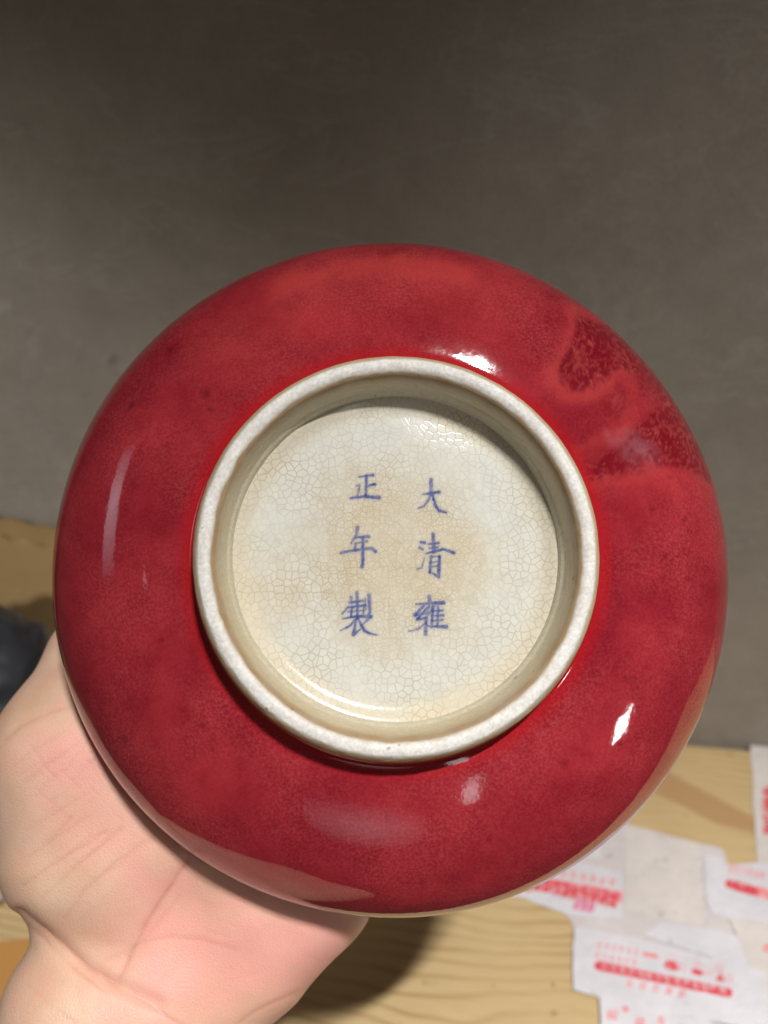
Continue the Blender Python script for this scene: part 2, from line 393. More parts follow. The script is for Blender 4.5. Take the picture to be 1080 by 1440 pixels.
# resample to even spacing later; lower wall curves in towards the mouth
for t in np.linspace(.03, 1, 46):
    th = t * 1.25; prof.append((RB - .024 * (1 - math.cos(th)), -.032 * math.sin(th)))
rl, zl = prof[-1]
for t in np.linspace(0.1, 1, 8): prof.append((rl - .0016 + .0016 * math.cos(t * math.pi), zl - .0020 * math.sin(t * math.pi)))
prof_out = np.array(prof)
inner = []
for t in np.linspace(1, .03, 30):
    th = t * 1.25; inner.append((RB - .0045 - .0225 * (1 - math.cos(th)), -.030 * math.sin(th)))
s = np.linspace(np.pi / 2, 0, 50)
for q in s: inner.append(((RB - .0045) * math.sin(q) ** (2 / PW) if q > 0 else 0, (HB - .0085) * max(math.cos(q), 0) ** (2 / PV)))
prof_all = np.array(prof + inner)
def resample(P, ds):
    d = np.r_[0, np.cumsum(np.linalg.norm(np.diff(P, axis=0), axis=1))]; k = max(2, int(d[-1] / ds))
    q = np.linspace(0, d[-1], k); return np.stack([np.interp(q, d, P[:, 0]), np.interp(q, d, P[:, 1])], 1)
def lathe(P, seg, wob=None):
    a = np.arange(seg) * 2 * np.pi / seg
    Rr = P[:, 0][:, None] * np.ones(seg); Zz = P[:, 1][:, None] * np.ones(seg)
    if wob is not None: Rr, Zz = wob(Rr, Zz, a)
    V = np.stack([Rr * np.cos(a), Rr * np.sin(a), Zz], -1).reshape(-1, 3)
    m = len(P); i = np.arange(m * seg).reshape(m, seg); j = np.roll(i, -1, 1)
    Fq = np.stack([i[:-1], i[1:], j[1:], j[:-1]], -1).reshape(-1, 4)
    return V, Fq
po = resample(prof_out, .00062); pi_ = resample(np.array([prof_out[-1]] + inner), .002); pi_[-1, 0] = 1e-5
def wobble(Rr, Zz, a):              # hand-thrown: very slightly out of round
    k = 1 + .0022 * np.cos(2 * a + .6) + .0012 * np.cos(3 * a + 2)
    w = np.clip((Rr - RO) / .02, 0, 1); return Rr * (1 + (k - 1) * w), Zz + .00025 * w * np.sin(5 * a + 1)
V, Fq = lathe(np.concatenate([po, pi_[1:]]), 900, wobble)
# glaze flow patch painted in bowl coordinates
P2 = V[:, :2]; up = V[:, 2] > -.004; up &= np.arange(len(V)) < len(po) * 900
# 3D fractal noise on numpy points
def vnoise(P, seed=0):
    P = P + seed * 17.3; i = np.floor(P).astype(int); f = P - i; f = f * f * (3 - 2 * f); out = 0
    for dx in (0, 1):
        for dy in (0, 1):
            h = (i[:, 0] + dx) * 374761393 + (i[:, 1] + dy) * 668265263 + seed * 974711; h = (h ^ (h >> 13)) * 1274126177 & 0x7fffffff
            v = (h % 10007) / 10007.0
            out = out + v * (f[:, 0] if dx else 1 - f[:, 0]) * (f[:, 1] if dy else 1 - f[:, 1])
    return out
def fbm(P, sc, o=3, seed=0):
    r = 0; a = 1; t = 0
    for k in range(o): r = r + a * vnoise(P * sc * 2 ** k, seed + k); t += a; a *= .55
    return r / t
Pw = P2 + .0016 * np.stack([fbm(P2, 260, 3, 3) - .5, fbm(P2, 260, 3, 9) - .5], 1) * 2
def bp(pts): return [px_to_bowl(x, y, body=True) for x, y in pts]
pA = bp([(812, 440), (850, 455), (900, 490), (905, 520), (868, 520), (842, 535), (820, 547), (800, 546), (786, 532), (785, 515), (800, 490), (808, 465)])
pB = bp([(822, 655), (840, 640), (870, 628), (895, 602), (915, 580), (940, 560), (962, 580), (988, 625), (1000, 680), (985, 672), (930, 652), (880, 664), (836, 680), (826, 670)])
pC = bp([(870, 545), (888, 560), (880, 585), (862, 590), (848, 570)])
pD = bp([(850, 440), (905, 480), (960, 545), (1000, 620), (1012, 680), (985, 660), (950, 590), (905, 540), (870, 500)])
def soft(poly, e): return sstep(e, -e, poly_sd(Pw, poly))
dark = np.maximum.reduce([soft(pA, .0014), soft(pB, .0020), .65 * soft(pC, .003), .9 * soft(pD, .0050)]) * up
pts_edge = [bp([(800, 430), (810, 455), (797, 490), (778, 520), (784, 545), (800, 556), (825, 556), (850, 545), (868, 528)]),
            bp([(812, 632), (845, 618), (872, 603), (890, 580), (893, 555), (880, 525)]), bp([(828, 686), (880, 672), (930, 660), (945, 690), (955, 715)])]
edge = sstep(.0034, .0002, seg_dist(Pw, pts_edge[0])) * .9 + sstep(.0022, .0001, seg_dist(Pw, pts_edge[1])) * .8 + sstep(.0020, .0001, seg_dist(Pw, pts_edge[2])) * .6
sdU = np.minimum.reduce([poly_sd(Pw, pA), poly_sd(Pw, pB) + .0004])
edge = .45 * edge + .85 * np.exp(-np.clip(sdU, 0, 1) / .0022) * sstep(-.0005, .0004, sdU) * (.45 + .9 * fbm(P2, 150, 3, 13))
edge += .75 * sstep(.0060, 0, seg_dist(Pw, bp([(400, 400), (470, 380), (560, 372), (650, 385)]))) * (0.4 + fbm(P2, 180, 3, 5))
edge += .55 * sstep(.016, 0, seg_dist(Pw, bp([(330, 470), (450, 410), (560, 385), (700, 410)]))) * (.3 + fbm(P2, 120, 3, 6))  # with the arc above, lightens the bowl's top: light put into the glaze
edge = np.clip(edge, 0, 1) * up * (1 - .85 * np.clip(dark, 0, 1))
ridge = 1 - np.abs(fbm(Pw * [1, 1], 430, 2, 21) - .5) * 13
r2 = 1 - np.abs(fbm(Pw[:, ::-1], 620, 2, 31) - .5) * 13
fil = np.clip(np.maximum(ridge, .8 * r2), 0, 1) ** 1.3 * np.clip(dark * 1.2, 0, 1) * (.35 + .9 * fbm(P2, 220, 2, 44))
# grey shine put into the colour over part of the crackled patch
painted_sheen = sstep(.0035, -.001, poly_sd(Pw, bp([(862, 615), (885, 612), (912, 632), (915, 645), (890, 640)]))) * .34 * fbm(P2, 700, 2, 77) * up
spots = np.zeros(len(V))
rs = np.random.default_rng(5)
for _ in range(46):
    a = rs.uniform(0, 2 * np.pi); r = rs.uniform(.043, .078); q = np.array([r * np.cos(a), r * np.sin(a)])
    spots = np.maximum(spots, sstep(rs.uniform(.0006, .0017), 0, np.linalg.norm(Pw - q, axis=1)) * rs.uniform(.3, .8))
for x, y, rad in ((293, 553, .0020), (640, 578, .001), (540, 358, .0035), (560, 352, .003), (915, 712, .0012), (296, 575, .0012)):
    q = px_to_bowl(x, y, body=True); spots = np.maximum(spots, .8 * sstep(rad, 0, np.linalg.norm(Pw - q, axis=1)))
V[:, 2] += -.00018 * np.clip(dark, 0, 1) + .00022 * np.clip(edge, 0, 1) * up

n = NT('oxblood_glaze')
co = n.tc.outputs['Object']; rad = n.vmath('LENGTH', n.vmath('MULTIPLY', co, (1, 1, 0)), (0, 0, 0))
big = n.noise(34, 5, .6, dist=.4); sp_ = n.noise(1700, 2, .7); med = n.noise(150, 4, .6)
c = n.mix(n.ramp(big, [(.32, 0.0), (.68, 1.0)]), (.190, .007, .017), (.34, .022, .032))
c = n.mix(n.math('MULTIPLY', n.ramp(med, [(.45, 0.0), (.70, 1.0)]), .45), c, (.17, .003, .010))
c = n.mix(n.math('MULTIPLY', n.ramp(sp_, [(.40, 0.0), (.66, 1.0)]), n.ramp(n.noise(55, 3), [(.35, .10), (.65, .40)])), c, (.46, .085, .085))
c = n.mix(n.math('MULTIPLY', n.attr('spots'), .75), c, (.11, .002, .006))
c = n.mix(n.math('MULTIPLY', n.attr('pale_edge_top_light'), .48), c, (.52, .060, .050))
c = n.mix(n.math('MULTIPLY', n.attr('dark_glaze'), .78), c, (.15, .004, .010))
c = n.mix(n.math('MULTIPLY', n.attr('filament'), .50), c, (.50, .08, .075))
c = n.mix(n.span(rad, [(.0420, .8), (.0462, 0.0)]), c, (.42, .007, .010))  # redder by the foot: thin glaze plus bounced light put into the colour
c = n.mix(n.span(rad, [(.0415, 1.0), (.0421, 0.0)]), c, (.55, .20, .05))
c = n.mix(n.attr('painted_sheen'), c, (.42, .22, .26))
cw = (.62, .55, .42)
c = n.mix(n.attr('inside'), c, cw)
pore = n.noise(1100, 2, .6); peel = n.noise(170, 3, .55)
hgt = n.math('ADD', n.math('MULTIPLY', peel, 1.0), n.math('MULTIPLY', pore, .15))
n.P(Base_Color=c, Roughness=n.ramp(med, [(.3, .035), (.7, .07)]), Specular_IOR_Level=.5, IOR=1.5, Normal=n.bump(hgt, .17, .00022))
n.P(Subsurface_Weight=0.0)
M_RED_G = n.m
inside = (np.arange(len(V)) >= (len(po) - 10) * 900).astype(float)
body = mesh_obj('body', V, Fq, M_RED_G, bowl, attrs={'spots': spots, 'pale_edge_top_light': edge, 'dark_glaze': np.clip(dark, 0, 1), 'filament': fil, 'painted_sheen': painted_sheen, 'inside': inside})

# foot ring: rounded, unglazed on its edge
fp = [(RO + .0004, HB - .0005), (RO + .0008, HB + .0018), (RO + .0009, HB + .0032), (RO + .0007, HF - .0030), (RO + .0003, HF - .0016), (RO - .0003, HF - .0008), (RO - .0010, HF - .0002), (RO - .0018, HF),
      (RO - .0024, HF), (RI + .0007, HF - .0004), (RI, HF - .0010), (RI - .0005, HF - .0024), (RI - .0011, HF - .0050), (RI - .0015, HF - .0068), (RF + .0002, ZF + .0022), (RF - .0002, ZF + .0006), (RF - .0010, ZF + .0001)]
fpr = resample(np.array(fp), .0003)
def fw(Rr, Zz, a):
    q = fbm(np.stack([np.repeat(np.arange(len(Rr)) * .35, len(a)), np.tile(np.arange(len(a)) * .11, len(Rr))], 1), 1, 3, 4).reshape(Rr.shape) - .5
    return Rr + q * .00012, Zz + q * .00010 + .00012 * np.sin(2 * a + 1)
V, Fq = lathe(fpr, 1000, fw)
n = NT('foot_biscuit')
co = n.tc.outputs['Object']; rad = n.vmath('LENGTH', n.vmath('MULTIPLY', co, (1, 1, 0)), (0, 0, 0))
wv = n.noise(140, 3, .6); radw = n.math('ADD', rad, n.math('MULTIPLY', n.math('SUBTRACT', wv, .5), .0010))
white = n.mix(n.noise(600, 3, .7), (.76, .75, .71), (.86, .85, .82))
c = n.span(radw, [(.0330, lin(214, 206, 180)), (.0345, lin(206, 197, 168)), (.0356, lin(186, 168, 128)), (.0361, lin(158, 128, 88)), (.0365, lin(150, 120, 78)), (.0369, lin(196, 182, 158)), (.0373, lin(222, 217, 208))])
c2 = n.mix(n.span(radw, [(.0366, 0.0), (.0374, 1.0)]), c, white)
# brownish outer arris and buff outer wall
outer = n.mix(n.noise(90, 3), lin(164, 138, 98), lin(206, 190, 152))
c2 = n.mix(n.span(radw, [(.0391, 0.0), (.0397, 1.0)]), c2, outer)
sz = n.n('ShaderNodeSeparateXYZ'); n.l(co, sz.inputs[0])
lowz = n.math('MULTIPLY', n.math('LESS_THAN', sz.outputs[2], HF - .0016), n.math('GREATER_THAN', rad, .038))
c2 = n.mix(lowz, c2, outer)
c2 = n.mix(n.math('MULTIPLY', n.ramp(n.noise(520, 2, .6), [(.70, 0.0), (.76, 1.0)]), .7), c2, lin(120, 95, 70))
gr = n.mix(n.math('MULTIPLY', n.ramp(n.noise(260, 3, .6), [(.36, 1.0), (.62, 0.0)]), .26), c2, lin(176, 166, 152))
gr = n.mix(n.math('MULTIPLY', n.ramp(n.noise(1300, 2, .7), [(.40, 1.0), (.62, 0.0)]), .30), gr, lin(160, 150, 136))
gl = n.span(rad, [(.0352, .16), (.0362, .85), (.0392, .85), (.0400, .45)])
n.P(Base_Color=gr, Roughness=gl, Normal=n.bump(n.math('ADD', n.noise(900, 3, .7), n.noise(260, 2, .6)), n.span(rad, [(.0355, .05), (.0364, .5)]), .00028))
foot = mesh_obj('foot_ring', V, Fq, n.m, bowl)

# crackled white base inside the ring, with the painted mark
def floor_z(r): return ZF - .0006 + .0012 * (1 - (r / .034) ** 2) + .0016 * sstep(.0295, .0345, r) ** 1.5
rf = np.r_[1e-5, np.linspace(.0004, .0346, 110)]
V, Fq = lathe(np.stack([rf, floor_z(rf)], 1), 500); Fq = Fq[:, ::-1]
n = NT('crackled_white_glaze')
co = n.tc.outputs['Object']; rad = n.vmath('LENGTH', n.vmath('MULTIPLY', co, (1, 1, 0)), (0, 0, 0))
wn_ = n.n('ShaderNodeTexNoise'); n.set(wn_, Scale=260., Detail=3.); n.l(co, wn_.inputs[0])
cw_ = n.vmath('ADD', co, n.vmath('MULTIPLY', n.vmath('SUBTRACT', wn_.outputs[1], (.5, .5, .5)), (.0011, .0011, 0)))
flat = n.vmath('MULTIPLY', cw_, (1, 1, 0))
def crack(scale, w):
    v = n.n('ShaderNodeTexVoronoi', feature='DISTANCE_TO_EDGE', voronoi_dimensions='2D'); n.set(v, Scale=scale * 1.15, Randomness=1.0); n.l(flat, v.inputs['Vector'])
    return n.ramp(v.outputs['Distance'], [(0.0, 1.0), (w, 0.0)])
fa, fb, fc = crack(560, .11), crack(1050, .15), crack(1500, .18)
zone = n.noise(65, 2, .5)
cen = n.span(rad, [(.010, 1.0), (.026, 0.0)])
zz_ = n.math('ADD', n.math('MULTIPLY', zone, .6), n.math('MULTIPLY', cen, .4))
zmask = n.ramp(zz_, [(.40, 0.0), (.52, 1.0)])
lines = n.math('MAXIMUM', n.math('MULTIPLY', fa, .74), n.math('MULTIPLY', n.math('MULTIPLY', fb, zmask), .60))
cell = n.n('ShaderNodeTexVoronoi', voronoi_dimensions='2D'); n.set(cell, Scale=560.0); n.l(flat, cell.inputs['Vector'])
sep = n.n('ShaderNodeSeparateColor'); n.l(cell.outputs['Color'], sep.inputs[0])
basec = n.mix(n.ramp(zz_, [(.30, 0.0), (.72, 1.0)]), lin(206, 206, 197), lin(200, 190, 165))
basec = n.mix(n.math('MULTIPLY', n.ramp(n.noise(38, 3, .5), [(.50, 0.0), (.74, 1.0)]), .38), basec, lin(206, 184, 142))
basec = n.mix(n.math('MULTIPLY', sep.outputs[0], .22), basec, lin(236, 236, 226))
basec = n.mix(n.math('MULTIPLY', n.span(rad, [(.0285, 0.0), (.0325, 1.0)]), .35), basec, lin(204, 184, 136))
c = n.mix(n.math('MULTIPLY', lines, n.ramp(n.noise(90, 2, .5), [(.35, .22), (.65, .82)])), basec, lin(166, 140, 104))
ink = n.attr('ink'); inkn = n.noise(900, 2, .6)
inkc = n.mix(inkn, lin(30, 54, 122), lin(60, 88, 156))
c = n.mix(n.math('MULTIPLY', ink, n.ramp(inkn, [(.3, 1.0), (.75, .72)])), c, inkc)
n.P(Base_Color=c, Roughness=.13, Specular_IOR_Level=.5, Normal=n.bump(n.math('ADD', n.math('MULTIPLY', n.noise(120, 2), 1.0), n.math('MULTIPLY', lines, -.12)), .30, .00022))
M_BASE = n.m
mesh_obj('base', V, Fq, M_BASE, bowl, attrs={'ink': np.zeros(len(V))})

CH = {
 'upright': [([(232,158),(300,148),(330,145)],[9,14,24],.85),([(285,150),(280,300)],[22,18],.75),([(285,225),(345,212)],[14,22],.85),([(214,222),(236,218),(218,305)],[16,16,14],.6),([(170,312),(270,300),(372,308)],[16,20,30],.9)],
 'great': [([(752,175),(752,270),(735,320),(700,370),(662,385)],[28,24,18,14,10],.72),([(690,285),(760,275),(812,268)],[7,16,24],.9),([(760,280),(785,370),(810,402),(862,415)],[18,22,24,13],.85)],
 'year': [([(222,525),(210,580),(172,640)],[28,20,11],.6),([(205,598),(300,588)],[16,24],.75),([(205,640),(290,625)],[12,14],.6),([(207,640),(200,690)],[16,16],.7),([(100,708),(180,692),(260,680),(320,675),(350,698)],[18,18,20,22,26],.75),([(258,600),(258,790),(252,808)],[20,22,26],.85)],
 'clear': [([(680,632),(705,636)],[22,22],.8),([(670,672),(692,682)],[22,18],.75),([(655,825),(685,815),(702,745)],[16,14,7],.6),([(765,570),(772,700)],[24,28],.75),([(735,645),(805,636)],[12,20],.8),([(738,675),(800,668)],[10,16],.8),([(718,712),(840,682),(915,708)],[12,20,24],.85),([(752,735),(742,850)],[18,20],.85),([(752,738),(812,732)],[12,14],.7),([(812,735),(805,880),(762,855)],[22,26,10],.85),([(758,775),(805,770)],[13,13],.7),([(754,808),(805,802)],[12,12],.7)],
 'harmony': [([(738,1025),(745,1075)],[30,26],.65),([(645,1080),(740,1072),(842,1068)],[12,20,30],.85),([(700,1090),(636,1156)],[20,24],.8),([(636,1156),(722,1142)],[22,14],.75),([(722,1108),(652,1190)],[14,20],.75),([(652,1190),(722,1178)],[20,14],.75),([(590,1275),(660,1258),(712,1215),(738,1085)],[7,14,16,20],.6),([(714,1180),(716,1230),(712,1292)],[18,20,28],.7),([(765,1095),(755,1240)],[22,20],.8),([(772,1100),(735,1150)],[14,12],.7),([(802,1088),(798,1235)],[18,18],.7),([(765,1130),(835,1124)],[12,18],.8),([(765,1165),(838,1158)],[12,18],.8),([(765,1200),(835,1192)],[12,14],.75),([(720,1236),(790,1240),(862,1242)],[9,16,28],.85)],
 'made': [([(215,995),(220,1170)],[22,18],.75),([(174,1028),(180,1075)],[20,14],.6),([(160,1066),(265,1054)],[12,18],.85),([(150,1102),(275,1088)],[12,20],.9),([(150,1102),(110,1148)],[14,14],.75),([(180,1105),(174,1168)],[16,16],.75),([(265,1092),(262,1150)],[12,12],.7),([(150,1134),(265,1124)],[10,12],.7),([(304,1016),(308,1140),(298,1152)],[28,20,14],.75),([(277,1040),(279,1112)],[12,12],.6),([(113,1184),(200,1168),(315,1168)],[10,18,28],.9),([(215,1178),(165,1235),(98,1270)],[18,16,9],.75),([(208,1200),(190,1298),(238,1262)],[16,26,10],.85),([(225,1188),(270,1270),(310,1290),(362,1303)],[18,22,16,8],.85),([(297,1190),(252,1228)],[20,12],.7)],
}
KZ = 5.145
for key, strokes in CH.items():
    st = []
    for pts, w, op in strokes:
        q = [px_to_bowl(460 + x / KZ, 640 + y / KZ, ZF + .0003) for x, y in pts]
        st.append((np.array(q), np.array(w) / KZ / 7.15 * .001 * 1.08, op))
    allp = np.concatenate([s[0] for s in st]); lo = allp.min(0) - .0014; hi = allp.max(0) + .0014
    g = .00009; gx = np.arange(lo[0], hi[0], g); gy = np.arange(lo[1], hi[1], g); X, Y = np.meshgrid(gx, gy)
    P = np.stack([X.ravel(), Y.ravel()], 1)
    Q = P + .00009 * 2 * np.stack([fbm(P, 4000, 2, 41) - .5, fbm(P, 4000, 2, 51) - .5], 1)
    tr = np.ones(len(P))
    for q, w, op in st:
        d = seg_dist(Q, q, w); tr *= 1 - min(.97, op * 1.15) * sstep(.00018, -.00016, d); tr *= 1 - .20 * op * sstep(.0007, 0, d)
    inkv = (1 - tr) * (.92 + .35 * (fbm(P, 1500, 2, 61) - .3))
    idx = np.arange(X.size).reshape(X.shape)
    Fq = np.stack([idx[:-1, :-1], idx[:-1, 1:], idx[1:, 1:], idx[1:, :-1]], -1).reshape(-1, 4)
    Fq = Fq[inkv[Fq].max(1) > .05]
    used, inv = np.unique(Fq, return_inverse=True); Fq = inv.reshape(-1, 4)
    Pz = floor_z(np.hypot(P[:, 0], P[:, 1])) + .00003
    ch = mesh_obj('painted_character', np.c_[P, Pz][used], Fq, M_BASE, bowl, attrs={'ink': np.clip(inkv, 0, 1)[used]})

# ------------------------------------------------------------------ hand (signed distances in camera-space mm)
def C(px, py, z): return np.array([(px - 540) / F_PX * z, (720 - py) / F_PX * z, -z])
h = 0.8
lo = np.array([-118., -245., -275.]); hi = np.array([70., 75., -120.])
gx, gy, gz = [np.arange(lo[i], hi[i], h, dtype=np.float32) for i in range(3)]
GX, GY, GZ = np.meshgrid(gx, gy, gz, indexing='ij')
def cap(a, ra, b, rb):
    ab = (b - a).astype(np.float32); L = float(ab @ ab)
    t = ((GX - a[0]) * ab[0] + (GY - a[1]) * ab[1] + (GZ - a[2]) * ab[2]) / np.float32(L); np.clip(t, 0, 1, out=t)
    d = np.sqrt((GX - a[0] - t * ab[0]) ** 2 + (GY - a[1] - t * ab[1]) ** 2 + (GZ - a[2] - t * ab[2]) ** 2)
    return d - (ra + (rb - ra) * t)
def smin(a, b, k):
    hh = np.clip(.5 + .5 * (b - a) / k, 0, 1); return b + (a - b) * hh - k * hh * (1 - hh)
A_ = lambda q: C(*q)
# forearm and wrist: flattened by pairs of capsules
D = cap(C(118, 2200, 150), 26, C(124, 1420, 191), 20.5)
D = smin(D, cap(C(330, 2200, 158), 23, C(236, 1440, 197), 19.5), 14)
# palm: heel, both borders, knuckle row
D = smin(D, cap(C(245, 1385, 198), 20, C(330, 1200, 203), 21), 12)
D = smin(D, cap(C(165, 1040, 201), 18, C(270, 1190, 201), 19), 9)
D = smin(D, cap(C(270, 1190, 201), 19, C(418, 1232, 201), 18), 9)
D = smin(D, cap(C(362, 1335, 200), 15.5, C(426, 1236, 202), 16.5), 10)
D = smin(D, cap(C(426, 1230, 210), 16, C(470, 1060, 240), 13), 8)
D = smin(D, cap(C(330, 1200, 220), 20, C(400, 980, 246), 12), 14)
D = smin(D, cap(C(200, 1230, 206), 19, C(330, 960, 246), 12), 14)
# thenar mound and thumb
TH = cap(C(126, 1185, 199), 22.0, C(112, 1060, 202), 20)
TH = smin(TH, cap(C(112, 1060, 202), 20, C(146, 930, 216), 14.5), 8)
TH = smin(TH, cap(C(146, 930, 216), 14.5, C(185, 830, 236), 11), 5)
TH = smin(TH, cap(C(185, 830, 236), 10.5, C(255, 735, 244), 8.5), 4)
D = smin(D, TH, 8)
# fingers, behind the bowl, resting on its lip
tips = [((355, 935, 250), (420, 740, 256), (500, 590, 252), (545, 520, 246)),
        ((405, 950, 250), (530, 735, 257), (630, 600, 254), (690, 520, 248)),
        ((450, 985, 249), (605, 800, 256), (720, 690, 254), (785, 620, 248)),
        ((485, 1050, 246), (630, 905, 253), (720, 830, 252), (775, 780, 247))]
for f, s_ in zip(tips, (1, 1.03, .98, .86)):
    q = [C(*p) for p in f]; r_ = [9.6 * s_, 8.8 * s_, 8.0 * s_, 6.6 * s_]
    fg = cap(q[0], r_[0], q[1], r_[1])
    for i in (1, 2): fg = smin(fg, cap(q[i], r_[i], q[i + 1], r_[i + 1]), 2)
    D = smin(D, fg, 5)
# hollow of the palm
hol = np.sqrt((GX - C(255, 1285, 180)[0]) ** 2 + (GY - C(255, 1285, 180)[1]) ** 2 + (GZ + 168) ** 2) - 13.5
D = -smin(-D, hol, 8)
# press the flesh against the bowl: keep outside its solid profile
rr_ = np.linspace(0, .11, 441); zz_g = np.linspace(-.08, .06, 561)
RRg, ZZg = np.meshgrid(rr_, zz_g, indexing='ij')
cl = resample(np.array([(0, HB - .001), (RO, HB)] + [tuple(p) for p in prof_out[3:]] + [tuple(p) for p in np.array(inner)]), .003)
sd = poly_sd(np.stack([RRg.ravel(), ZZg.ravel()], 1), [tuple(p) for p in cl]).reshape(RRg.shape) * 1000
sel = D < 6
pts = np.stack([GX[sel], GY[sel], GZ[sel]], 1)
bl = (to_world(pts) - BC) @ BR
fr = np.clip(np.hypot(bl[:, 0], bl[:, 1]) / (rr_[1]), 0, 439.99); fz = np.clip((bl[:, 2] - zz_g[0]) / (zz_g[1] - zz_g[0]), 0, 559.99)
ir, iz = fr.astype(int), fz.astype(int); ar, az = fr - ir, fz - iz
b_sd = sd[ir, iz] * (1 - ar) * (1 - az) + sd[ir + 1, iz] * ar * (1 - az) + sd[ir, iz + 1] * (1 - ar) * az + sd[ir + 1, iz + 1] * ar * az
a_ = D[sel]; b_ = -(b_sd - .15); k = 1.2
hh = np.clip(.5 + .5 * (a_ - b_) / k, 0, 1); D[sel] = b_ + (a_ - b_) * hh + k * hh * (1 - hh)
grid = openvdb.FloatGrid(10.0); grid.copyFromArray(np.clip(D, -3, 3).astype(np.float32))
pv, tri, quads = grid.convertToPolygons(isovalue=0.0, adaptivity=0.0)
pv = pv * h + lo
del GX, GY, GZ, D, TH, hol
tmp = mesh_obj('tmp_hand', pv, np.asarray(quads), None)
mod = tmp.modifiers.new('s', 'SMOOTH'); mod.iterations = 4; mod.factor = .5
mod = tmp.modifiers.new('u', 'SUBSURF'); mod.levels = 1; mod.render_levels = 1
dg = bpy.context.evaluated_depsgraph_get(); ev = tmp.evaluated_get(dg).to_mesh()
HV = np.empty(len(ev.vertices) * 3, np.float32); ev.vertices.foreach_get('co', HV); HV = HV.reshape(-1, 3).astype(float)
HN = np.empty(len(ev.vertices) * 3, np.float32); ev.vertices.foreach_get('normal', HN); HN = HN.reshape(-1, 3)
HF_ = np.empty(len(ev.loops), np.int32); ev.loops.foreach_get('vertex_index', HF_); HF_ = HF_.reshape(-1, 4)
bpy.data.objects.remove(tmp)
# winding: volume sign decides
v0, v1, v2 = HV[HF_[:, 0]], HV[HF_[:, 1]], HV[HF_[:, 2]]
if np.einsum('ij,ij->i', v0, np.cross(v1, v2)).sum() < 0: HF_ = HF_[:, ::-1]; HN = -HN
hp = np.stack([540 - F_PX * HV[:, 0] / HV[:, 2], 720 + F_PX * HV[:, 1] / HV[:, 2]], 1)
front = sstep(-.1, .25, HN[:, 2])
hq = hp + 5 * np.stack([fbm(hp, .03, 3, 71) - .5, fbm(hp, .03, 3, 81) - .5], 1)
def cr(pts, w): d_ = seg_dist(hq, pts); return (.62 * np.exp(-(d_ / w) ** 2) + .38 * np.exp(-(d_ / (2.6 * w)) ** 2)) * front
deep = np.zeros(len(HV)); wide = np.zeros(len(HV))
for pts, w, a in [
    ([(20, 1280), (60, 1314), (98, 1340), (130, 1362), (165, 1384)], 3.0, 1.0), ([(34, 1304), (62, 1328), (95, 1353), (122, 1376), (150, 1396)], 2.6, .6),
    ([(150, 1378), (190, 1402), (240, 1432), (270, 1452)], 2.6, .55), ([(40, 1388), (70, 1412), (105, 1440)], 2.2, .25),
    ([(268, 1206), (248, 1236), (228, 1264), (210, 1292), (192, 1322), (178, 1350), (168, 1376)], 2.8, .85),
    ([(250, 1262), (222, 1298), (200, 1324), (176, 1340), (150, 1350)], 2.4, .35),
    ([(200, 1326), (240, 1318), (280, 1320), (330, 1334)], 2.8, .3), ([(340, 1438), (378, 1412), (416, 1394)], 3.0, .5), ([(430, 1345), (450, 1352), (470, 1348)], 2.5, .2),
    ([(8, 1042), (30, 1022), (58, 1006), (100, 994)], 2.2, .55), ([(28, 1108), (62, 1078), (108, 1046)], 2.0, .30), ([(20, 1078), (50, 1055), (90, 1030)], 1.8, .2),
    ([(30, 1246), (60, 1226), (100, 1200), (150, 1168)], 1.9, .5), ([(60, 1262), (100, 1226), (140, 1190), (170, 1166)], 1.9, .45), ([(88, 1292), (120, 1252), (160, 1216), (200, 1184)], 2.0, .45),
    ([(40, 1205), (75, 1180), (120, 1150)], 1.7, .4), ([(150, 1230), (180, 1205), (215, 1178)], 1.7, .25), ([(35, 1170), (80, 1140), (130, 1110)], 1.5, .25)]:
    deep += a * cr(pts, w)
wide += 1.0 * np.exp(-(seg_dist(hp, [(28, 1290), (62, 1316), (110, 1352), (160, 1384), (220, 1412)]) / 12) ** 2) * front
wide += .45 * np.exp(-(seg_dist(hp, [(262, 1214), (225, 1270), (190, 1330), (165, 1378)]) / 13) ** 2) * front
for _ in range(34):                 # faint criss-cross lines on the ball of the thumb
    x, y = RNG.uniform(40, 175), RNG.uniform(1060, 1230); a = -.75 + RNG.normal(0, .12) if RNG.random() < .65 else .75 + RNG.normal(0, .15); L = RNG.uniform(12, 34)
    deep += RNG.uniform(.10, .24) * cr([(x - L * math.cos(a), y - L * math.sin(a)), (x + L * math.cos(a), y + L * math.sin(a))], 1.2)
for _ in range(36):
    x, y = RNG.uniform(150, 470), RNG.uniform(1210, 1430); a = RNG.uniform(-1.2, .5); L = RNG.uniform(10, 30)
    deep += RNG.uniform(.04, .13) * cr([(x - L * math.cos(a), y - L * math.sin(a)), (x + L * math.cos(a), y + L * math.sin(a))], 1.4)
deep = np.clip(deep * (.35 + 1.15 * fbm(hp, .035, 3, 33)), 0, 1.1)
lump = (fbm(hp, .012, 2, 91) - .5) * front
HV2 = HV + HN * (-.30 * deep - .9 * wide + 1.1 * lump)[:, None]
def blob(x, y, r, ry=None): return np.exp(-((hp[:, 0] - x) / r) ** 2 - ((hp[:, 1] - y) / (ry or r)) ** 2)
pink = (.8 * blob(105, 1065, 60, 45) + .55 * blob(135, 1150, 80, 60) + .95 * blob(300, 1340, 120, 85) + .7 * blob(440, 1330, 80, 60) + .45 * blob(210, 1240, 70) + .3 * blob(220, 1420, 70)) * front
pink = np.clip(pink * (.35 + 1.1 * fbm(hp, .035, 4, 15)), 0, .78)
Hw = to_world(HV2)
n = NT('skin')
co = n.tc.outputs['Object']
